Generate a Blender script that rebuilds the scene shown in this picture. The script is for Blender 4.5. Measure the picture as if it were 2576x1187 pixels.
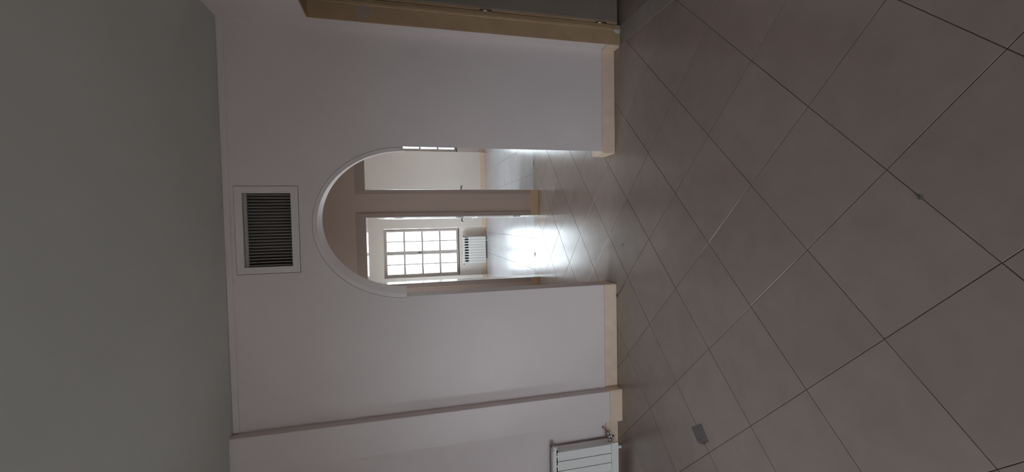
import bpy, bmesh, math, random
from mathutils import Vector, Matrix, noise

# ------------------------------------------------------------------ clear
for o in list(bpy.data.objects):
    bpy.data.objects.remove(o)
S = bpy.context.scene
C = S.collection
random.seed(7)

# ------------------------------------------------------------------ camera (portrait phone picture stored lying on its side: up is to the left)
CAM_H = 1.735
cd = bpy.data.cameras.new('camera')
cam = bpy.data.objects.new('camera', cd)
C.objects.link(cam)
FW = Vector((-0.03607769, 0.97002196, -0.24032437))
CX = Vector((-0.01914829, -0.24110777, -0.97030943))
CY = Vector((0.99916552, 0.03040472, -0.02727287))
cam.matrix_world = Matrix(((CX.x, CY.x, -FW.x, 0), (CX.y, CY.y, -FW.y, 0), (CX.z, CY.z, -FW.z, CAM_H), (0, 0, 0, 1)))
cd.sensor_fit = 'HORIZONTAL'
cd.sensor_width = 36.0
cd.lens = 36.0 * 1056.09 / 2576.0
cd.clip_start = 0.02
S.camera = cam

# ------------------------------------------------------------------ sky (bright overcast day) and exposure
SKY = 12.4
w = bpy.data.worlds.new('overcast_sky')
S.world = w
w.use_nodes = True
bg = w.node_tree.nodes['Background']
bg.inputs['Color'].default_value = (0.83, 0.91, 1.0, 1)
bg.inputs['Strength'].default_value = SKY
vs = S.view_settings
vs.view_transform = 'Standard'
vs.look = 'None'
vs.exposure = 0.0
vs.gamma = 1.0
vs.use_curve_mapping = False


def portal(name, loc, rot, sx, sy):
    """sampling portal in a window opening: gives off no light of its own, only guides sky light"""
    l = bpy.data.lights.new(name, 'AREA')
    l.shape = 'RECTANGLE'
    l.size = sx
    l.size_y = sy
    l.cycles.is_portal = True
    o = bpy.data.objects.new(name, l)
    o.location = loc
    o.rotation_euler = rot
    C.objects.link(o)


# dimensions (metres).  X right along the arch wall, Y away from the camera, Z up
YA, YA2 = 3.295, 3.495          # arch wall
YB, YB2 = 5.475, 5.685          # wall with the two doorways
YF, YN, YF2 = 9.40, 9.50, 9.76  # window wall, back of its niches, outside
XL, XR, XR2 = -2.75, 1.425, 1.585
YBACK = -2.3
ZC = 2.965
XFR = 3.0
WIN = [(-1.205, -0.128), (1.555, 2.632)]      # niches of the far windows
WZ0, WZ1 = 0.635, 2.25
NW = (-2.60, -1.15, .12, 2.05)                # glazed balcony door in the back wall: x0, x1, z0, z1
SW = (6.8, 8.8, .6, 2.4)                     # unseen side windows added to brighten the window room: y0, y1, z0, z1
LW = (1.2, 2.10, 1.0, 1.9)                   # small window in the left wall of the near room
SR = (7.4, 8.0, 1.1, 1.9)  # right-hand one of the added side windows
PW = (3.75, 5.20, 1.40, 2.75)                  # unseen window added to light the passage from its left end
portal('portal_far', ((WIN[0][0] + WIN[0][1]) / 2, YF2 + .02, (WZ0 + WZ1) / 2), (-math.pi / 2, 0, 0), 1.08, 1.62)
portal('portal_far_second', ((WIN[1][0] + WIN[1][1]) / 2, YF2 + .02, (WZ0 + WZ1) / 2), (-math.pi / 2, 0, 0), 1.08, 1.62)
portal('portal_side_left', (XL - .22, (SW[0] + SW[1]) / 2, (SW[2] + SW[3]) / 2), (0, -math.pi / 2, 0), SW[3] - SW[2], SW[1] - SW[0])
portal('portal_side_right', (XFR + .22, (SR[0] + SR[1]) / 2, (SR[2] + SR[3]) / 2), (0, math.pi / 2, 0), SR[3] - SR[2], SR[1] - SR[0])
portal('portal_left', (XL - .27, (LW[0] + LW[1]) / 2, (LW[2] + LW[3]) / 2), (0, -math.pi / 2, 0), LW[3] - LW[2], LW[1] - LW[0])
portal('portal_passage', (XL - .22, (PW[0] + PW[1]) / 2, (PW[2] + PW[3]) / 2), (0, -math.pi / 2, 0), PW[3] - PW[2], PW[1] - PW[0])
portal('portal_near', ((NW[0] + NW[1]) / 2, YBACK - .22, (NW[2] + NW[3]) / 2), (math.pi / 2, 0, 0), NW[1] - NW[0], NW[3] - NW[2])


# ------------------------------------------------------------------ materials
def lin(r, g, b):
    f = lambda c: (c / 255 / 12.92) if c / 255 <= .04045 else ((c / 255 + .055) / 1.055) ** 2.4
    return (f(r), f(g), f(b), 1)


def mat(name, col, rough=.5, metal=0, var=.0, scale=8, bump=0, bscale=60, spec=.5, objvar=0, rvar=0, coat=0):
    m = bpy.data.materials.new(name)
    m.use_nodes = True
    nt = m.node_tree
    N, L = nt.nodes, nt.links
    p = N['Principled BSDF']
    p.inputs['Roughness'].default_value = rough
    p.inputs['Metallic'].default_value = metal
    p.inputs['Specular IOR Level'].default_value = spec
    p.inputs['Coat Weight'].default_value = coat
    p.inputs['Coat Roughness'].default_value = .12
    col = tuple(col[:3]) + (1,)
    p.inputs['Base Color'].default_value = col
    if var or bump or objvar or rvar:
        tc = N.new('ShaderNodeTexCoord')
        geo = N.new('ShaderNodeNewGeometry')
        n = N.new('ShaderNodeTexNoise')
        n.inputs['Scale'].default_value = scale
        n.inputs['Detail'].default_value = 6
        n.inputs['Roughness'].default_value = .6
        L.new(geo.outputs['Position'], n.inputs['Vector'])
        src = n.outputs['Fac']
        if var or objvar:
            mr = N.new('ShaderNodeMapRange')
            mr.inputs['From Min'].default_value = .3
            mr.inputs['From Max'].default_value = .7
            mr.inputs['To Min'].default_value = 1 - var
            mr.inputs['To Max'].default_value = 1 + var
            L.new(src, mr.inputs['Value'])
            val = mr.outputs['Result']
            if objvar:
                oi = N.new('ShaderNodeObjectInfo')
                m2 = N.new('ShaderNodeMapRange')
                m2.inputs['To Min'].default_value = 1 - objvar
                m2.inputs['To Max'].default_value = 1 + objvar
                L.new(oi.outputs['Random'], m2.inputs['Value'])
                mm = N.new('ShaderNodeMath')
                mm.operation = 'MULTIPLY'
                L.new(val, mm.inputs[0])
                L.new(m2.outputs['Result'], mm.inputs[1])
                val = mm.outputs[0]
            mx = N.new('ShaderNodeVectorMath')
            mx.operation = 'SCALE'
            mx.inputs[0].default_value = col[:3]
            L.new(val, mx.inputs['Scale'])
            L.new(mx.outputs['Vector'], p.inputs['Base Color'])
        if rvar:
            n3 = N.new('ShaderNodeTexNoise')
            n3.inputs['Scale'].default_value = 14
            n3.inputs['Detail'].default_value = 5
            L.new(geo.outputs['Position'], n3.inputs['Vector'])
            m3 = N.new('ShaderNodeMapRange')
            m3.inputs['From Min'].default_value = .3
            m3.inputs['From Max'].default_value = .7
            m3.inputs['To Min'].default_value = max(.03, rough - rvar)
            m3.inputs['To Max'].default_value = rough + rvar
            L.new(n3.outputs['Fac'], m3.inputs['Value'])
            L.new(m3.outputs['Result'], p.inputs['Roughness'])
        if bump:
            n2 = N.new('ShaderNodeTexNoise')
            n2.inputs['Scale'].default_value = bscale
            n2.inputs['Detail'].default_value = 4
            L.new(geo.outputs['Position'], n2.inputs['Vector'])
            b = N.new('ShaderNodeBump')
            b.inputs['Strength'].default_value = bump
            b.inputs['Distance'].default_value = .01
            L.new(n2.outputs['Fac'], b.inputs['Height'])
            L.new(b.outputs['Normal'], p.inputs['Normal'])
    return m


M = {}
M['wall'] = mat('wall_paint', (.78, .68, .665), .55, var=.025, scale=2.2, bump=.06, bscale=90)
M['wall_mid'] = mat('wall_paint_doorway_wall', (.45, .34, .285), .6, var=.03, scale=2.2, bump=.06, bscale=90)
M['wall_far'] = mat('wall_paint_cream', (.83, .75, .69), .55, var=.02, scale=2, bump=.05, bscale=90)
M['gloss_white'] = mat('gloss_white_paint', (.80, .79, .76), .14, var=.02, scale=5)
M['ceiling'] = mat('ceiling_paint', (.56, .555, .52), .8, var=.03, scale=1.5, bump=.05, bscale=120)
M['skirt'] = mat('tan_skirting_paint', (.83, .635, .49), .45, var=.06, scale=12, bump=.05, bscale=60)
M['brown'] = mat('brown_jamb_paint', (.50, .335, .20), .5, var=.08, scale=7, bump=.05, bscale=50)
M['halo_surround'] = mat('brown_grey_halo', (.36, .27, .23), .55, var=.04, scale=6)  # darkening next to the bright doorways, put into a colour
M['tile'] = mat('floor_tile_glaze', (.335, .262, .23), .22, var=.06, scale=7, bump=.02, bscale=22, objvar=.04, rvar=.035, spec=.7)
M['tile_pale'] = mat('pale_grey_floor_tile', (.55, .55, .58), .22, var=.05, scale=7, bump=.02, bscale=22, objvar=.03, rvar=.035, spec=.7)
M['grout'] = mat('dark_grout', (.09, .08, .078), .8, var=.2, scale=20)
M['stone'] = mat('threshold_stone', (.36, .31, .28), .35, var=.08, scale=9)
M['leaf_dark'] = mat('grey_green_door_paint', (.27, .215, .18), .42, var=.05, scale=6)
M['leaf_wood'] = mat('door_paint_white', (.72, .68, .62), .3, var=.03, scale=6)
M['wood_frame'] = mat('window_frame_paint', (.58, .52, .49), .45, var=.06, scale=18)
M['rad'] = mat('radiator_enamel', (.90, .87, .84), .28)
M['rad_gap_shade'] = mat('radiator_gap_shade', (.06, .058, .055), .7)  # dark colour standing in for shade in gaps and the plug hole
M['metal'] = mat('steel', (.55, .54, .52), .25, metal=1)
M['dark_metal'] = mat('dark_steel', (.14, .13, .12), .4, metal=.6)
M['chrome'] = mat('bright_steel_plate', (.85, .85, .84), .18, metal=1)
M['vent_frame'] = mat('vent_frame_paint', (.80, .71, .69), .5)
M['slat'] = mat('vent_slat', (.42, .38, .345), .45, var=.1, scale=30)
M['duct'] = mat('vent_duct', (.10, .09, .08), .8)
M['stain'] = mat('glue_residue', (.17, .14, .135), .6, var=.25, scale=45, bump=.3, bscale=120)
M['chip'] = mat('dark_mortar_crumb', (.10, .09, .085), .9, var=.3, scale=40)
M['paintfleck'] = mat('pale_filler', (.62, .64, .68), .6, var=.08, scale=30)
M['ground'] = mat('outdoor_paving', (.34, .33, .31), .9, var=.15, scale=1.5)


def glass():
    m = bpy.data.materials.new('window_glass')
    m.use_nodes = True
    nt = m.node_tree
    N, L = nt.nodes, nt.links
    N.remove(N['Principled BSDF'])
    out = N['Material Output']
    t = N.new('ShaderNodeBsdfTransparent')
    t.inputs['Color'].default_value = (.94, .96, .95, 1)
    g = N.new('ShaderNodeBsdfGlossy')
    g.inputs['Roughness'].default_value = .02
    fr = N.new('ShaderNodeFresnel')
    fr.inputs['IOR'].default_value = 1.3
    mx = N.new('ShaderNodeMixShader')
    L.new(fr.outputs[0], mx.inputs[0])
    L.new(t.outputs[0], mx.inputs[1])
    L.new(g.outputs[0], mx.inputs[2])
    L.new(mx.outputs[0], out.inputs['Surface'])
    return m


M['glass'] = glass()


# ------------------------------------------------------------------ helpers
def tag(o, label=None, cat=None, group=None, kind=None):
    if label: o['label'] = label
    if cat: o['category'] = cat
    if group: o['group'] = group
    if kind: o['kind'] = kind
    return o


def wloc(o):
    v = Vector((0, 0, 0))
    while o:
        v += o.location
        o = o.parent
    return v


def link(name, me, m, parent=None, smooth=False):
    o = bpy.data.objects.new(name, me)
    if m and not me.materials:
        me.materials.append(m)
    if parent:
        o.parent = parent
    C.objects.link(o)
    return o


def obj(name, bm, m, parent=None, smooth=False):
    """world-space bmesh -> one mesh object (made local to its parent)"""
    bmesh.ops.recalc_face_normals(bm, faces=bm.faces)
    if parent:
        bmesh.ops.translate(bm, verts=bm.verts, vec=-wloc(parent))
    if smooth:
        for f in bm.faces: f.smooth = True
    me = bpy.data.meshes.new(name)
    bm.to_mesh(me)
    bm.free()
    return link(name, me, m, parent)


def empty(name, loc, label, cat, group=None, kind=None):
    o = bpy.data.objects.new(name, None)
    o.location = loc
    o.empty_display_size = .1
    C.objects.link(o)
    return tag(o, label, cat, group, kind)


def addbox(bm, x0, x1, y0, y1, z0, z1, bevel=0, seg=1):
    r = bmesh.ops.create_cube(bm, size=1)
    vs_ = r['verts']
    for v in vs_:
        v.co = Vector(((x0 + x1) / 2 + v.co.x * (x1 - x0), (y0 + y1) / 2 + v.co.y * (y1 - y0), (z0 + z1) / 2 + v.co.z * (z1 - z0)))
    if bevel:
        es = list({e for v in vs_ for e in v.link_edges})
        bmesh.ops.bevel(bm, geom=es, offset=bevel, segments=seg, affect='EDGES', profile=.5)
    return bm


def box(name, x0, x1, y0, y1, z0, z1, m, parent=None, bevel=0, seg=1):
    return obj(name, addbox(bmesh.new(), x0, x1, y0, y1, z0, z1, bevel, seg), M[m], parent)


def struct(o, label, cat):
    return tag(o, label, cat, kind='structure')


def tube(bm, pts, r, n=10):
    pts = [Vector(p) for p in pts]
    rings = []
    up = None
    for i, p in enumerate(pts):
        d = (pts[min(i + 1, len(pts) - 1)] - pts[max(i - 1, 0)]).normalized()
        a = Vector((0, 0, 1)) if abs(d.z) < .9 else Vector((1, 0, 0))
        u = d.cross(a).normalized()
        v = d.cross(u).normalized()
        if up is not None and u.dot(up) < 0:
            u, v = -u, -v
        up = u
        rr = r[i] if isinstance(r, (list, tuple)) else r
        rings.append([bm.verts.new(p + (u * math.cos(t) + v * math.sin(t)) * rr) for t in [2 * math.pi * k / n for k in range(n)]])
    for a, b in zip(rings, rings[1:]):
        for k in range(n):
            bm.faces.new((a[k], a[(k + 1) % n], b[(k + 1) % n], b[k]))
    bm.faces.new(rings[0])
    bm.faces.new(rings[-1])
    return bm


def slab_poly(loops, axis, a0, a1):
    """polygon with holes (lists of 2-D points) extruded along an axis; 'y': points are (x,z), 'x': points are (y,z)"""
    bm = bmesh.new()
    edges = []
    for lp in loops:
        vsx = [bm.verts.new((p[0], a0, p[1]) if axis == 'y' else (a0, p[0], p[1])) for p in lp]
        for i in range(len(vsx)):
            edges.append(bm.edges.new((vsx[i], vsx[(i + 1) % len(vsx)])))
    bmesh.ops.triangle_fill(bm, edges=edges, use_beauty=True)
    ext = bmesh.ops.extrude_face_region(bm, geom=list(bm.faces))
    d = Vector((0, a1 - a0, 0)) if axis == 'y' else Vector((a1 - a0, 0, 0))
    bmesh.ops.translate(bm, verts=[e for e in ext['geom'] if isinstance(e, bmesh.types.BMVert)], vec=d)
    bmesh.ops.dissolve_limit(bm, angle_limit=.001, verts=bm.verts, edges=bm.edges)
    return bm


# ------------------------------------------------------------------ outside ground
g = box('ground', -30, 30, -30, 40, -.5, -.3, 'ground')
struct(g, 'grey paved ground outside around the building', 'ground')

# ------------------------------------------------------------------ floors with their tiles
TS, GAP = .45, .0026


def clip(poly, x0, x1, y0, y1):
    def cut(P, ins, inter):
        out = []
        for i in range(len(P)):
            a, b = P[i], P[(i + 1) % len(P)]
            if ins(a):
                out.append(a)
                if not ins(b): out.append(inter(a, b))
            elif ins(b):
                out.append(inter(a, b))
        return out

    def ix(X): return lambda a, b: (X, a[1] + (b[1] - a[1]) * (X - a[0]) / (b[0] - a[0]))
    def iy(Y): return lambda a, b: (a[0] + (b[0] - a[0]) * (Y - a[1]) / (b[1] - a[1]), Y)
    for ins, it in ((lambda p: p[0] >= x0, ix(x0)), (lambda p: p[0] <= x1, ix(x1)), (lambda p: p[1] >= y0, iy(y0)), (lambda p: p[1] <= y1, iy(y1))):
        if poly: poly = cut(poly, ins, it)
    return poly


def tile_mesh(poly, m='tile'):
    bm = bmesh.new()
    top = [bm.verts.new((x, y, 0)) for x, y in poly]
    f = bm.faces.new(top)
    if f.normal.z < 0 or True:
        bm.normal_update()
        if f.normal.z < 0: f.normal_flip()
    r = bmesh.ops.extrude_face_region(bm, geom=[f])
    bmesh.ops.translate(bm, verts=[e for e in r['geom'] if isinstance(e, bmesh.types.BMVert)], vec=(0, 0, .008))
    bmesh.ops.recalc_face_normals(bm, faces=bm.faces)
    es = [e for e in bm.edges if all(v.co.z > .007 for v in e.verts)]
    bmesh.ops.bevel(bm, geom=es, offset=.0012, segments=1, affect='EDGES')
    me = bpy.data.meshes.new('floor_tile')
    bm.to_mesh(me)
    bm.free()
    me.materials.append(M[m])
    return me


def tile_floor(parent, origin, ang, rect, rnd, m='tile'):
    ca, sa = math.cos(ang), math.sin(ang)
    hs = (TS - GAP) / 2
    base = [(-hs, -hs), (hs, -hs), (hs, hs), (-hs, hs)]
    rot = [(x * ca - y * sa, x * sa + y * ca) for x, y in base]
    shared = tile_mesh(rot, m)
    x0, x1, y0, y1 = rect
    for i in range(-40, 41):
        for j in range(-40, 41):
            cx = origin[0] + (i + .5) * TS * ca - (j + .5) * TS * sa
            cy = origin[1] + (i + .5) * TS * sa + (j + .5) * TS * ca
            if cx < x0 - .4 or cx > x1 + .4 or cy < y0 - .4 or cy > y1 + .4:
                continue
            P = [(cx + x, cy + y) for x, y in rot]
            Q = clip(P, x0, x1, y0, y1)
            if len(Q) < 3:
                continue
            A = abs(sum(Q[k][0] * Q[(k + 1) % len(Q)][1] - Q[(k + 1) % len(Q)][0] * Q[k][1] for k in range(len(Q)))) / 2
            if A < .004:
                continue
            me = shared if A > (2 * hs) ** 2 - 1e-5 else tile_mesh([(x - cx, y - cy) for x, y in Q], m)
            o = bpy.data.objects.new('tile', me)
            o.parent = parent
            o.location = Vector((cx, cy, -.008 - rnd.random() * .0006)) - wloc(parent)
            o.rotation_euler = (rnd.gauss(0, .0011), rnd.gauss(0, .0011), 0)
            C.objects.link(o)


rnd = random.Random(3)
fl = box('floor', XL, XR + .005, YBACK, YB2, -.12, -.0028, 'grout')
struct(fl, 'beige glazed floor tiles laid diagonally, running through the arch', 'floor')
tile_floor(fl, (.163, 1.188), math.radians(45), (XL, XR + .005, YBACK, YB2), rnd)
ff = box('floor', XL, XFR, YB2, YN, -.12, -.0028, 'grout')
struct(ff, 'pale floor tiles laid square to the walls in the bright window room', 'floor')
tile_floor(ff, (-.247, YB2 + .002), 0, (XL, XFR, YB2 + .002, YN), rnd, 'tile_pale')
fs = box('floor', XR2, XFR, .8, YA, -.12, -.0028, 'grout')
struct(fs, 'dim tiled floor of the side room beyond the open door', 'floor')
tile_floor(fs, (.163, 1.188), math.radians(45), (XR2, XFR, .8, YA), rnd)
DY0, DY1, DZ = 2.36, 3.185, 2.373       # side doorway
th = box('trim_1', XR + .005, XR2, DY0, DY1, -.12, .001, 'stone', bevel=.001)
struct(th, 'worn stone threshold strip on the floor of the side doorway', 'threshold')

# ------------------------------------------------------------------ ceilings
struct(box('ceiling', XL - .25, XFR + .2, YBACK - .2, (YA + YA2) / 2, ZC, ZC + .15, 'ceiling'), 'plain grey painted ceiling of the near room', 'ceiling')
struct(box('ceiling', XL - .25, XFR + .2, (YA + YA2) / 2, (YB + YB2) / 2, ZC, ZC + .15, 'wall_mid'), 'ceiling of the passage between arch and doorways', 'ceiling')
struct(box('ceiling', XL - .25, XFR + .2, (YB + YB2) / 2, YF2, ZC, ZC + .15, 'wall_far'), 'ceiling of the bright window room', 'ceiling')

# ------------------------------------------------------------------ arch wall
JL, JR, JRB = -.564, .575, .622       # right jamb is splayed towards the passage
ZS = 1.755
ACX, AA, AB = .0015, .539, .618
RING = .033
SKEW = .028                      # the arch runs slightly askew through the wall
VX0, VX1, VZ0, VZ1 = -.339, .276, 2.493, 2.898      # vent outer frame
oa, ob = AA + RING, AB + RING
arc = [(ACX + oa * math.cos(t), ZS + ob * math.sin(t)) for t in [math.pi * k / 48 for k in range(49)]]
outer = [(XL, 0), (JL, 0), (JL, ZS)] + [p for p in reversed(arc)] + [(JR, ZS), (JR, 0), (XFR, 0), (XFR, ZC), (XL, ZC)]
gp = .0035
hole = [(VX0 - gp, VZ0 - gp), (VX1 + gp, VZ0 - gp), (VX1 + gp, VZ1 + gp), (VX0 - gp, VZ1 + gp)]
bm = slab_poly([outer, hole], 'y', YA, YA2)
for v in bm.verts:
    if abs(v.co.x - JR) < 1e-4 and v.co.y > YA2 - .01 and v.co.z < ZS + .01:
        v.co.x = JRB
    elif v.co.y > YA2 - .01 and ZS + .005 < v.co.z < ZS + ob + .01 and abs(v.co.x - ACX) < oa + .01:
        v.co.x += SKEW
wf = obj('wall_front', bm, M['wall'])
struct(wf, 'white wall with an arched opening and a vent above it', 'wall')

# arch lining ring, deeper than the wall
bm = bmesh.new()
NSEG = 64
rows = []
for k in range(NSEG + 1):
    t = math.pi * k / NSEG
    c, s = math.cos(t), math.sin(t)
    i_, o_ = (ACX + AA * c, ZS + AB * s), (ACX + (oa - .0025) * c, ZS + (ob - .0025) * s)
    rows.append([bm.verts.new((i_[0], YA - .001, i_[1])), bm.verts.new((o_[0], YA - .001, o_[1])), bm.verts.new((o_[0] + SKEW, YA2 + .004, o_[1])), bm.verts.new((i_[0] + SKEW, YA2 + .004, i_[1]))])
for a, b in zip(rows, rows[1:]):
    for k in range(4):
        f = bm.faces.new((a[k], a[(k + 1) % 4], b[(k + 1) % 4], b[k]))
        f.smooth = k in (1, 3)
    for k in range(4):
        bm.edges.get((a[k], b[k])).smooth = False
bm.faces.new(rows[0])
bm.faces.new(rows[-1])
ar = obj('trim_2', bm, mat('arch_lining_paint', (.78, .69, .67), .4, var=.03, scale=6))
struct(ar, 'smooth white lining band around the head of the arch', 'arch lining')

# ceiling fillet on the arch wall
bm = bmesh.new()
addbox(bm, -1.455, XR, YA - .012, YA, ZC - .042, ZC, .004)
struct(obj('trim_3', bm, M['wall']), 'narrow white strip where the arch wall meets the ceiling', 'moulding')

# pilaster
PX0, PX1, PY = -1.722, -1.460, 3.210
struct(box('wall_pilaster', PX0, PX1, PY, YA, 0, ZC, 'wall', bevel=.003), 'white pilaster between the arch wall and the near radiator', 'pilaster')

# right wall with the side doorway
struct(obj('wall_right', slab_poly([[(YBACK, 0), (DY0, 0), (DY0, DZ), (DY1, DZ), (DY1, 0), (YA, 0), (YA, ZC), (YBACK, ZC)]], 'x', XR, XR2), M['wall']), 'white right-hand wall with the side doorway', 'wall')
# left wall, back wall with its window
struct(obj('wall_left', slab_poly([[(YBACK, 0), (YA2, 0), (YA2, ZC), (YBACK, ZC)], [(LW[0], LW[2]), (LW[1], LW[2]), (LW[1], LW[3]), (LW[0], LW[3])]], 'x', XL - .25, XL), M['wall']), 'white left-hand wall with a small window, out of view', 'wall')
struct(obj('wall_back', slab_poly([[(XL - .25, 0), (XR2, 0), (XR2, ZC), (XL - .25, ZC)], [(NW[0], NW[2]), (NW[1], NW[2]), (NW[1], NW[3]), (NW[0], NW[3])]], 'y', YBACK - .2, YBACK), M['wall']), 'white wall with a window behind the camera', 'wall')
# side room shell
def rect(q): return [(q[0], q[2]), (q[1], q[2]), (q[1], q[3]), (q[0], q[3])]


struct(obj('wall_side_right', slab_poly([[(.6, 0), (YF2, 0), (YF2, ZC), (.6, ZC)], rect(SR)], 'x', XFR, XFR + .2), M['wall_far']), 'outer wall of the side and window rooms', 'wall')
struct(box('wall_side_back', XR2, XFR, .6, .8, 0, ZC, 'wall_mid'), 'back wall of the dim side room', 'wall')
# passage walls
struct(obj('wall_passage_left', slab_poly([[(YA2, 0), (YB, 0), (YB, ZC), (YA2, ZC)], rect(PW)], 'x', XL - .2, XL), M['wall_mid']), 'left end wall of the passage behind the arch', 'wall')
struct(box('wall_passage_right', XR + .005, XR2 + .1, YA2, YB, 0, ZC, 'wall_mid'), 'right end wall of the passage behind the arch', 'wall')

# wall with two doorways
B0, B1, B2, B3, BZ = -.775, .073, .412, 1.262, 2.236
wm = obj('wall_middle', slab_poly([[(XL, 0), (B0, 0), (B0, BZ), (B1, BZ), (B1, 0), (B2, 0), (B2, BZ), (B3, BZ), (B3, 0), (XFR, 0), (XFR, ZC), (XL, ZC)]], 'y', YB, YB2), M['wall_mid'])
struct(wm, 'grey-brown wall with two doorways seen through the arch', 'wall')

# far window room
loops = [[(XL, 0), (WIN[0][0], 0), (WIN[0][0], WZ1 + .005), (WIN[0][1], WZ1 + .005), (WIN[0][1], 0), (WIN[1][0], 0), (WIN[1][0], WZ1 + .005), (WIN[1][1], WZ1 + .005), (WIN[1][1], 0), (XFR, 0), (XFR, ZC), (XL, ZC)]]
wfar = obj('wall_far', slab_poly(loops, 'y', YF, YN), M['wall_far'])
struct(wfar, 'cream far wall with window niches reaching the floor', 'wall')
loops = [[(XL, 0), (XFR, 0), (XFR, ZC), (XL, ZC)]] + [[(a, WZ0), (b, WZ0), (b, WZ1), (a, WZ1)] for a, b in WIN]
wfo = obj('wall_niche', slab_poly(loops, 'y', YN, YF2), M['wall_far'])
struct(wfo, 'cream parapet wall behind the window niches', 'wall')
struct(obj('wall_far_left', slab_poly([[(YB, 0), (YF2, 0), (YF2, ZC), (YB, ZC)], rect(SW)], 'x', XL - .2, XL), M['wall_far']), 'left wall of the bright window room', 'wall')


# ------------------------------------------------------------------ baseboards
SK = .115


def skirt(name, x0, x1, y0, y1, label, m='skirt'):
    struct(box(name, x0, x1, y0, y1, .0005, SK, m, bevel=.003), label, 'baseboard')


t_ = .012
skirt('baseboard_front', PX1 + t_, JL + 0, YA - t_, YA, 'tan baseboard between the pilaster and the arch')
skirt('baseboard_front_right', JRB, XR - t_, YA - t_, YA, 'tan baseboard between the arch and the side doorway')
skirt('baseboard_jamb_left', JL, JL + t_ * .4, YA - t_, YA2, 'tan baseboard return in the left arch jamb')
skirt('baseboard_jamb_right', .556, JRB, YA - t_, YA2, 'tan baseboard return in the right arch jamb')
skirt('baseboard_pilaster', PX0, PX1, PY - t_, PY, 'tan baseboard on the face of the white pilaster')
skirt('baseboard_pilaster_side', PX1, PX1 + t_, PY - t_, YA, 'tan baseboard on the shaded side of the pilaster')
skirt('baseboard_left', XL, PX0, YA - t_, YA, 'tan baseboard behind the near radiator')
skirt('baseboard_right', XR - t_, XR, DY1 + .012, YA, 'tan baseboard stub at the corner by the side doorway')
skirt('baseboard_middle', B1, B2, YB - t_, YB, 'brown baseboard at the foot of the strip between the doorways', 'brown')
skirt('baseboard_middle_left', XL, B0, YB - t_, YB, 'brown baseboard left of the passage doorways', 'brown')
skirt('baseboard_far', WIN[0][1] + .0, WIN[1][0], YF - t_, YF, 'tan baseboard on the far wall between the windows')
skirt('baseboard_far_left', XL, WIN[0][0], YF - t_, YF, 'tan baseboard on the far wall left of the window')
skirt('baseboard_niche', WIN[0][0], WIN[0][1], YN - t_, YN, 'tan baseboard in the window niche behind the radiator')
skirt('baseboard_niche_right', WIN[1][0], WIN[1][1], YN - t_, YN, 'tan baseboard in the right-hand window niche')

# dark halo beside the bright doorways, built as flat bands, and their reveals
cw, ct = .055, .008


def halo_surround(name, x0, x1, head, label):
    e = empty(name, ((x0 + x1) / 2, YB, 0), label, 'door frame', kind='structure')
    box('halo_side_band', x0 - cw, x0, YB - ct, YB, SK if False else .0, BZ + head, 'halo_surround', e, .002)
    box('halo_side_band', x1, x1 + cw, YB - ct, YB, .0, BZ + head, 'halo_surround', e, .002)
    box('halo_head_band', x0, x1, YB - ct, YB, BZ, BZ + head, 'halo_surround', e, .002)
    box('reveal', x0, x0 + .004, YB, YB2, .0, BZ - .004, 'gloss_white', e)
    box('reveal', x1 - .004, x1, YB, YB2, .0, BZ - .004, 'gloss_white', e)
    box('soffit', x0, x1, YB, YB2, BZ - .004, BZ, 'gloss_white', e)


halo_surround('trim_4', B0, B1, .115, 'painted dark halo and white reveal of the left passage doorway')
halo_surround('trim_5', B2, B3, .115, 'painted dark halo and white reveal of the right passage doorway')


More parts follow.
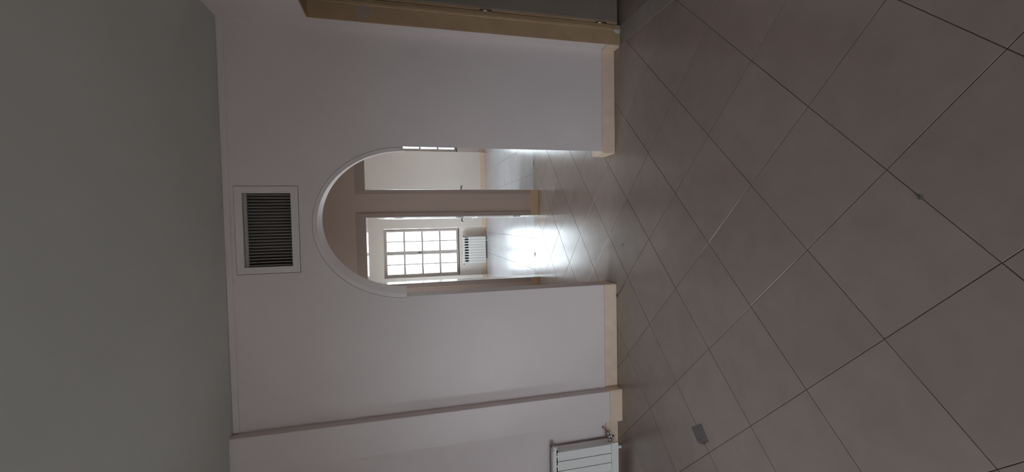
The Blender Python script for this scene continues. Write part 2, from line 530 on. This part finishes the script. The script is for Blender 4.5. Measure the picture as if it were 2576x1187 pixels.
# ------------------------------------------------------------------ windows
def window(name, x0, x1, z0, z1, y, label, handle=True):
    e = empty(name, ((x0 + x1) / 2, y, z0), label, 'window', kind='structure')
    f = .030
    bm = bmesh.new()
    addbox(bm, x0, x0 + f, y, y + .06, z0, z1, .003)
    addbox(bm, x1 - f, x1, y, y + .06, z0, z1, .003)
    addbox(bm, x0 + f, x1 - f, y, y + .06, z0, z0 + f, .003)
    addbox(bm, x0 + f, x1 - f, y, y + .06, z1 - f, z1, .003)
    obj('window_frame', bm, M['wood_frame'], e)
    xm = (x0 + x1) / 2
    st, mt, mh = .040, .022, .040
    for (a, b) in ((x0 + f, xm), (xm, x1 - f)):
        bm = bmesh.new()
        zz0, zz1 = z0 + f, z1 - f
        addbox(bm, a, a + st, y - .012, y + .035, zz0, zz1, .004)
        addbox(bm, b - st, b, y - .012, y + .035, zz0, zz1, .004)
        addbox(bm, a + st, b - st, y - .012, y + .035, zz0, zz0 + .012, .004)
        addbox(bm, a + st, b - st, y - .012, y + .035, zz1 - st + .006, zz1, .004)
        sash = obj('sash', bm, M['wood_frame'], e)
        gx0, gx1, gz0, gz1 = a + st, b - st, zz0 + .012, zz1 - st + .006
        gxm = (gx0 + gx1) / 2
        box('muntin', gxm - mt / 2, gxm + mt / 2, y - .008, y + .030, gz0, gz1, 'wood_frame', sash, .003)
        ph = (gz1 - gz0 - 3 * mh) / 4
        for k in range(1, 4):
            zc = gz0 + k * ph + (k - .5) * mh
            box('muntin', gx0, gx1, y - .007, y + .029, zc - mh / 2, zc + mh / 2, 'wood_frame', sash, .003)
        for k in range(4):
            zb = gz0 + k * (ph + mh)
            for (u, v) in ((gx0, gxm - mt / 2), (gxm + mt / 2, gx1)):
                box('pane', u, v, y + .010, y + .013, zb, zb + ph, 'glass', sash)
    if handle:
        bm = bmesh.new()
        zh = z0 + (z1 - z0) * .53
        addbox(bm, xm - .012, xm + .012, y - .018, y - .012, zh - .04, zh + .04, .003)
        tube(bm, [(xm, y - .016, zh), (xm, y - .045, zh), (xm - .004, y - .05, zh - .02), (xm - .01, y - .05, zh - .075)], .006, 8)
        obj('window_handle', bm, M['dark_metal'], e)
    # lower rail drip ledge
    box('window_sill', x0, x1, y - .03, y, z0 - .025, z0, 'wood_frame', e, .004)
    return e


window('window_1', WIN[0][0] + .004, WIN[0][1] - .004, WZ0, WZ1, YN + .03, 'bright sixteen-pane casement window above the far radiator')
window('window_2', WIN[1][0] + .004, WIN[1][1] - .004, WZ0, WZ1, YN + .03, 'second far window, just a sliver behind the right arch jamb')

# unseen windows, those of passage and window room added to brighten them: simple two-light casements
def plain_window(name, axis, q, off, label):
    a0, a1, z0, z1 = q
    am = (a0 + a1) / 2
    P = (lambda a, d, z: (a, d, z)) if axis == 'y' else (lambda a, d, z: (d, a, z))
    e = empty(name, P(am, off, z0), label, 'window', kind='structure')

    def bx(bm, u0, u1, d0, d1, w0, w1):
        if axis == 'y': addbox(bm, u0, u1, d0, d1, w0, w1, .004)
        else: addbox(bm, d0, d1, u0, u1, w0, w1, .004)
        return bm
    bm = bmesh.new()
    for (u, v) in ((a0, a0 + .05), (a1 - .05, a1), (am - .04, am + .04)):
        bx(bm, u, v, off - .03, off + .03, z0, z1)
    for (u, v) in ((z0, z0 + .05), (z1 - .05, z1)):
        bx(bm, a0 + .05, a1 - .05, off - .028, off + .028, u, v)
    obj('window_frame', bm, M['wood_frame'], e)
    for (u, v) in ((a0 + .05, am - .04), (am + .04, a1 - .05)):
        obj('pane', bx(bmesh.new(), u, v, off - .002, off + .002, z0 + .05, z1 - .05) if False else (addbox(bmesh.new(), u, v, off - .002, off + .002, z0 + .05, z1 - .05) if axis == 'y' else addbox(bmesh.new(), off - .002, off + .002, u, v, z0 + .05, z1 - .05)), M['glass'], e)


plain_window('window_3', 'y', NW, YBACK - .12, 'glazed balcony door of the near room, behind the camera')
plain_window('added_window_4', 'x', SW, XL - .12, 'unseen window added to brighten the window room from the left')
plain_window('added_window_5', 'x', SR, XFR + .12, 'unseen window added to brighten the window room from the right')
plain_window('window_7', 'x', LW, XL - .14, 'small window in the left wall of the near room, out of view')
plain_window('added_window_6', 'x', PW, XL - .12, 'unseen window added to light the passage behind the arch')


# ------------------------------------------------------------------ passage doors (leaves folded back into the window room)
def lever(bm, p, d, n):
    """lever handle: spindle out along n, lever along d"""
    p, d, n = Vector(p), Vector(d), Vector(n)
    tube(bm, [p, p + n * .045, p + n * .055 + d * .012, p + n * .055 + d * .11, p + n * .05 + d * .125], [.009, .009, .009, .008, .007], 8)


def door_leaf(name, hinge, ang, side, label):
    """leaf from hinge pointing away (+Y) rotated by ang; side=+1: thickness towards +X"""
    L_, T_, Z0, Z1 = .81, .04, .012, 2.125
    d = Vector((math.sin(ang), math.cos(ang), 0))
    n = Vector((math.cos(ang), -math.sin(ang), 0)) * side
    e = empty(name, (hinge[0], hinge[1], 0), label, 'door', kind='structure')
    h_ = Vector((hinge[0], hinge[1], 0))

    def prism(bm, a0, a1, t0, t1, z0, z1, bev=0):
        r = bmesh.ops.create_cube(bm, size=1)
        for v in r['verts']:
            q = h_ + d * ((a0 + a1) / 2 + v.co.x * (a1 - a0)) + n * ((t0 + t1) / 2 + v.co.y * (t1 - t0))
            v.co = Vector((q.x, q.y, (z0 + z1) / 2 + v.co.z * (z1 - z0)))
        if bev:
            bmesh.ops.bevel(bm, geom=list({x for v in r['verts'] for x in v.link_edges}), offset=bev, segments=1, affect='EDGES')
        return bm
    leaf = obj('leaf', prism(bmesh.new(), .004, L_, 0, T_, Z0, Z1, .003), M['leaf_wood'], e)
    for (z0, z1) in ((.18, .78), (.98, 1.95)):
        obj('panel_moulding', prism(bmesh.new(), .13, L_ - .13, -.006, .0, z0, z1, .004), M['leaf_wood'], leaf)
    for (t0, t1, nn) in ((-.004, 0, -1), (T_, T_ + .004, 1)):
        pl = obj('lock_plate', prism(bmesh.new(), L_ - .075, L_ - .035, t0, t1, .78, 1.0, .0015), M['chrome'], leaf)
        bm = bmesh.new()
        p = h_ + d * (L_ - .055) + n * (t0 if nn < 0 else t1)
        lever(bm, (p.x, p.y, .925), -d, n * nn)
        obj('lever_handle', bm, M['dark_metal'], e, True)
    for zz in (.25, 1.05, 1.85):
        bm = bmesh.new()
        q = h_ - d * .002 - n * .004
        tube(bm, [(q.x, q.y, zz - .05), (q.x, q.y, zz + .05)], .008, 8)
        obj('hinge', bm, M['dark_metal'], e)
    return e


door_leaf('door_1', (B1 - .002, YB2 + .012), math.radians(-.9), 1, 'pale door leaf folded back left of the strip between doorways')
door_leaf('door_2', (B2 + .002, YB2 + .012), math.radians(6.0), -1, 'pale door leaf folded back right of the strip between doorways')

# ------------------------------------------------------------------ side doorway: brown jamb lining + open grey door
e = empty('trim_6', ((XR + XR2) / 2, DY1, 0), 'brown painted jamb lining of the side doorway', 'door frame', kind='structure')
box('jamb_lining', XR - .002, XR2, DY1 - .006, DY1, .001, DZ, 'brown', e, .002)
box('jamb_lining', XR - .002, XR2, DY0, DY0 + .006, .001, DZ, 'brown', e, .002)
box('head_lining', XR - .002, XR2, DY0 + .006, DY1 - .006, DZ - .006, DZ, 'brown', e, .002)
box('door_stop', XR2 - .045, XR2 - .02, DY1 - .014, DY1 - .006, .001, DZ - .006, 'brown', e, .003)
# scuffs with their own shape: bare filler at the foot of the jamb and a pale touch-up higher up
bm = bmesh.new()
pts = [(0, 0), (.02, -.004), (.05, 0), (.056, .02), (.05, .045), (.035, .052), (.012, .048), (.002, .03)]
vsx = [bm.verts.new((XR2 - .068 + p[0], DY1 - .0068, .006 + p[1])) for p in pts]
bm.faces.new(vsx)
r = bmesh.ops.extrude_face_region(bm, geom=list(bm.faces))
bmesh.ops.translate(bm, verts=[q for q in r['geom'] if isinstance(q, bmesh.types.BMVert)], vec=(0, .001, 0))
tag(obj('filler_patch', bm, M['paintfleck'], e), 'pale bare filler at the foot of the jamb')
bm = bmesh.new()
vsx = [bm.verts.new((XR + .02 + .11 * (.5 + .5 * math.cos(a) * (1 + .12 * math.sin(3 * a))), DY1 - .0068, 1.995 + .05 * math.sin(a) * (1 + .1 * math.cos(2 * a)))) for a in [2 * math.pi * k / 18 for k in range(18)]]
bm.faces.new(vsx)
r = bmesh.ops.extrude_face_region(bm, geom=list(bm.faces))
bmesh.ops.translate(bm, verts=[q for q in r['geom'] if isinstance(q, bmesh.types.BMVert)], vec=(0, .001, 0))
tag(obj('touch_up_patch', bm, M['wall_mid'], e), 'pale touch-up patch on the brown jamb')

LX0, LX1, LY0, LY1 = XR2 + .008, XR2 + .81, DY1 - .002, DY1 + .040
e = empty('door_3', (LX0, DY1, 0), 'grey-green door standing open beyond the brown side jamb', 'door', kind='structure')
lf = box('leaf', LX0 + .022, LX1, LY0, LY1, .022, DZ - .02, 'leaf_dark', e, .004, 2)
box('edge_lipping', LX0, LX0 + .0215, LY0 + .002, LY1, .022, DZ - .02, 'brown', e, .002)
box('leaf_bottom_strip', LX0 + .02, LX1, LY0 - .004, LY0, .030, .060, 'leaf_dark', lf, .001)
for zz in (.17, 1.12, 2.1):
    bm = bmesh.new()
    tube(bm, [(LX0 - .003, LY0 - .006, zz - .045), (LX0 - .003, LY0 - .006, zz + .045)], .007, 10)
    obj('hinge', bm, M['metal'], e, True)
bm = bmesh.new()
addbox(bm, LX1 - .085, LX1 - .045, LY0 - .005, LY0, .93, 1.15, .002)
lever(bm, (LX1 - .065, LY0 - .004, 1.08), (-1, 0, 0), (0, -1, 0))
obj('lever_handle', bm, M['metal'], e)

# ------------------------------------------------------------------ vent above the arch
e = empty('air_vent', ((VX0 + VX1) / 2, YA, VZ0), 'framed air vent grille with dark upright slats above the arch', 'vent')
IX0, IX1, IZ0, IZ1 = -.293, .228, 2.540, 2.852
bm = slab_poly([[(VX0, VZ0), (VX1, VZ0), (VX1, VZ1), (VX0, VZ1)], [(IX0, IZ0), (IX1, IZ0), (IX1, IZ1), (IX0, IZ1)]], 'y', YA - .003, YA + .05)
tag(obj('vent_frame', bm, M['vent_frame'], e), 'flat white surround')
bm = bmesh.new()
addbox(bm, VX0, VX1, YA + .15, YA + .155, VZ0, VZ1)
addbox(bm, VX0, VX1, YA + .05, YA + .15, VZ0, VZ0 + .004)
addbox(bm, VX0, VX1, YA + .05, YA + .15, VZ1 - .004, VZ1)
addbox(bm, VX0, VX0 + .004, YA + .05, YA + .15, VZ0 + .004, VZ1 - .004)
addbox(bm, VX1 - .004, VX1, YA + .05, YA + .15, VZ0 + .004, VZ1 - .004)
obj('duct', bm, M['duct'], e)
gt = box('grille_rail', IX0 + .001, IX1 - .001, YA + .012, YA + .030, IZ1 - .026, IZ1 - .004, 'slat', e, .002)
box('grille_rail', IX0 + .001, IX1 - .001, YA + .012, YA + .030, IZ0 + .001, IZ0 + .008, 'slat', e, .002)
NS = 24
sl = None
for k in range(NS):
    xc = IX0 + (IX1 - IX0) * (k + .5) / NS
    if sl is None:
        bm = bmesh.new()
        addbox(bm, -.0068, .0068, -.0012, .0012, 0, IZ1 - .026 - IZ0 - .008, .0008)
        bmesh.ops.rotate(bm, verts=bm.verts, cent=(0, 0, 0), matrix=Matrix.Rotation(math.radians(58), 3, 'Z'))
        me = bpy.data.meshes.new('slat')
        bm.to_mesh(me)
        bm.free()
        me.materials.append(M['slat'])
        sl = me
    o = bpy.data.objects.new('slat', sl)
    o.parent = e
    o.location = Vector((xc, YA + .020, IZ0 + .008)) - e.location
    C.objects.link(o)


# ------------------------------------------------------------------ radiators
def far_radiator():
    x1, pitch, n = -.337, .0600, 10
    y0, y1, z0, z1 = 9.355, 9.445, .03, .548
    e = empty('radiator', (x1 - pitch * n / 2, (y0 + y1) / 2, 0), 'white ten-section radiator under the far window', 'radiator')
    sect = None
    for k in range(n):
        xc = x1 - pitch * (k + .5)
        if sect is None:
            bm = bmesh.new()
            hw = pitch / 2 - .0018
            # front plate with a narrowed neck under the top rail, deep fin behind
            addbox(bm, -hw, hw, 0, .012, 0, .395, .004)
            addbox(bm, -.011, .011, 0, .012, .390, .485, .003)
            addbox(bm, -hw, hw, -.002, .085, .478, z1 - z0, .006, 2)
            addbox(bm, -.008, .008, .010, .085, .01, .480)
            addbox(bm, -hw, hw, .078, .086, 0, .478, .003)
            me = bpy.data.meshes.new('section')
            bmesh.ops.recalc_face_normals(bm, faces=bm.faces)
            bm.to_mesh(me)
            bm.free()
            me.materials.append(M['rad'])
            sect = me
        o = bpy.data.objects.new('section', sect)
        o.parent = e
        o.location = Vector((xc, y0, z0)) - e.location
        C.objects.link(o)
    bm = bmesh.new()
    addbox(bm, x1 - pitch * n + .01, x1 - .01, y0 + .035, y0 + .05, z0 + .05, z0 + .46)
    obj('gap_shade_sheet', bm, M['rad_gap_shade'], e)  # dark sheet in place of the shade between the sections
    for xx, s in ((x1, 1), (x1 - pitch * n, -1)):
        bm = bmesh.new()
        tube(bm, [(xx - s * .004, y0 + .04, z0 + .495), (xx + s * .022, y0 + .04, z0 + .495)], .014, 10)
        obj('plug', bm, M['dark_metal'], e, True)
    bm = bmesh.new()
    tube(bm, [(x1 - .004, y0 + .04, z0 + .03), (x1 + .03, y0 + .04, z0 + .03), (x1 + .034, y0 + .04, z0 + .02), (x1 + .034, y0 + .04, .0)], .010, 10)
    obj('valve', bm, M['metal'], e, True)
    for xx in (x1 - pitch * 1.5, x1 - pitch * 8.5):
        box('foot', xx - .01, xx + .01, y0 + .02, y0 + .07, .0, z0 + .02, 'rad', e)


far_radiator()


def near_radiator():
    x1, pitch, n = -1.884, .0795, 8
    y0, y1, z0, z1 = 3.160, 3.255, .075, .640
    e = empty('radiator', (x1 - pitch * n / 2, (y0 + y1) / 2, 0), 'white panel-front radiator beside the pilaster, cut by the photo edge', 'radiator')
    sect = None
    for k in range(n):
        xc = x1 - pitch * (k + .5)
        if sect is None:
            bm = bmesh.new()
            hw = pitch / 2 - .0022
            addbox(bm, -hw, hw, 0, .010, .056, .530, .003, 2)
            addbox(bm, -.009, .009, .008, .090, .02, .535)
            addbox(bm, -hw, hw, .082, .092, .03, .535, .003)
            me = bpy.data.meshes.new('section')
            bmesh.ops.recalc_face_normals(bm, faces=bm.faces)
            bm.to_mesh(me)
            bm.free()
            me.materials.append(M['rad'])
            sect = me
        o = bpy.data.objects.new('section', sect)
        o.parent = e
        o.location = Vector((xc, y0, z0)) - e.location
        C.objects.link(o)
    xe = x1 - pitch * n
    box('top_rail', xe, x1 + .006, y0 + .012, y1 - .03, z1 - .032, z1, 'rad', e, .006, 2)
    box('bottom_rail', xe, x1 + .012, y0 - .014, y0 + .012, z0 - .006, z0 + .056, 'rad', e, .004, 2)
    box('gap_shade_sheet', xe + .01, x1 - .012, y0 + .03, y0 + .045, z0 + .03, z1 - .04, 'rad_gap_shade', e)  # dark sheet behind the slots, painted instead of their shade
    box('side_cheek', x1 - .0015, x1 + .0005, y0 + .010, y1 - .002, z0 + .03, z1 - .045, 'rad', e)
    bm = bmesh.new()
    tube(bm, [(x1 + .006, y0 + .030, z1 - .022), (x1 + .036, y0 + .030, z1 - .022)], .019, 16)
    pl = obj('plug', bm, M['rad'], e, True)
    bm = bmesh.new()
    tube(bm, [(x1 + .025, y0 + .030, z1 - .022), (x1 + .0375, y0 + .030, z1 - .022)], .006, 10)
    obj('plug_socket', bm, M['rad_gap_shade'], pl, True)
    bm = bmesh.new()
    tube(bm, [(x1 - .002, y0 + .04, z0 + .048), (x1 + .03, y0 + .04, z0 + .048)], .012, 12)
    tube(bm, [(x1 + .03, y0 + .04, z0 + .048), (x1 + .055, y0 + .045, z0 + .052)], .015, 12)
    vb = obj('valve', bm, M['metal'], e, True)
    bm = bmesh.new()
    tube(bm, [(x1 + .052, y0 + .045, z0 + .05), (x1 + .075, y0 + .06, z0 + .062), (x1 + .082, y0 + .085, z0 + .068), (x1 + .082, YA - .013, z0 + .068)], .010, 10)
    obj('pipe', bm, M['metal'], vb, True)
    bm = bmesh.new()
    tube(bm, [(x1 + .044, y0 + .044, z0 + .05), (x1 + .044, y0 + .044, z0 + .01)], [.013, .010], 10)
    tag(obj('valve_cap', bm, M['chrome'], vb, True), 'bright steel valve cap')
    bm = bmesh.new()
    tube(bm, [(x1 + .0, y0 + .05, z1 - .03), (x1 - .01, YA - .002, z1 - .02)], .006, 8)
    obj('wall_bracket', bm, M['metal'], e, True)
    for xx in (x1 - pitch * 1.0, x1 - pitch * 6.0):
        box('foot', xx - .010, xx + .010, y0 + .068, y0 + .088, 0, z0 + .04, 'rad', e)


near_radiator()


# ------------------------------------------------------------------ marks and crumbs on the floor
def patch(name, pts, z, th_, m, label, cat):
    bm = bmesh.new()
    vs_ = [bm.verts.new((x, y, z)) for x, y in pts]
    bm.faces.new(vs_)
    r = bmesh.ops.extrude_face_region(bm, geom=list(bm.faces))
    bmesh.ops.translate(bm, verts=[q for q in r['geom'] if isinstance(q, bmesh.types.BMVert)], vec=(0, 0, th_))
    return tag(obj(name, bm, M[m]), label, cat)


corners = [(-1.345, 2.305), (-1.283, 2.210), (-1.362, 2.140), (-1.385, 2.182), (-1.398, 2.176), (-1.420, 2.240)]
rp = random.Random(5)
pts = []
for k in range(len(corners)):
    a, b = corners[k], corners[(k + 1) % len(corners)]
    for t in (0, .25, .5, .75):
        pts.append((a[0] + (b[0] - a[0]) * t + rp.gauss(0, .0016), a[1] + (b[1] - a[1]) * t + rp.gauss(0, .0016)))
patch('glue_mark', pts, .0001, .0008, 'stain', 'dark rectangular glue mark across a tile joint near the radiator', 'stain')


a, b = Vector((-.534, 3.140)), Vector((-.650, 3.250))
d_ = (b - a).normalized()
n_ = Vector((-d_.y, d_.x))
patch('joint_crack', [tuple(p) for p in (a - n_ * .001, a + n_ * .0012, a.lerp(b, .4) + n_ * .0035, a.lerp(b, .75) + n_ * .003, b + n_ * .0015, b - n_ * .001, a.lerp(b, .6) - n_ * .002)], .0002, .0006, 'chip', 'dark open tile joint at the foot of the left arch jamb', 'crack')


def crumb(x, y, r, label):
    bm = bmesh.new()
    bmesh.ops.create_icosphere(bm, subdivisions=2, radius=r)
    for v in bm.verts:
        q = noise.noise(v.co * 90 + Vector((x * 9, y * 9, 0)))
        v.co *= 1 + .5 * q
        v.co.z *= .5
        v.co.x *= 1.3
    bmesh.ops.translate(bm, verts=bm.verts, vec=(x, y, r * .42))
    tag(obj('mortar_crumb', bm, M['chip']), label, 'debris')


crumb(.055, 1.078, .007, 'dark crumb in a floor joint nearest the camera')
crumb(-.660, 3.268, .010, 'dark mortar crumb at the foot of the left arch jamb')
crumb(-.215, 3.27 - .10, .005, 'tiny dark speck on the tiles inside the arch')
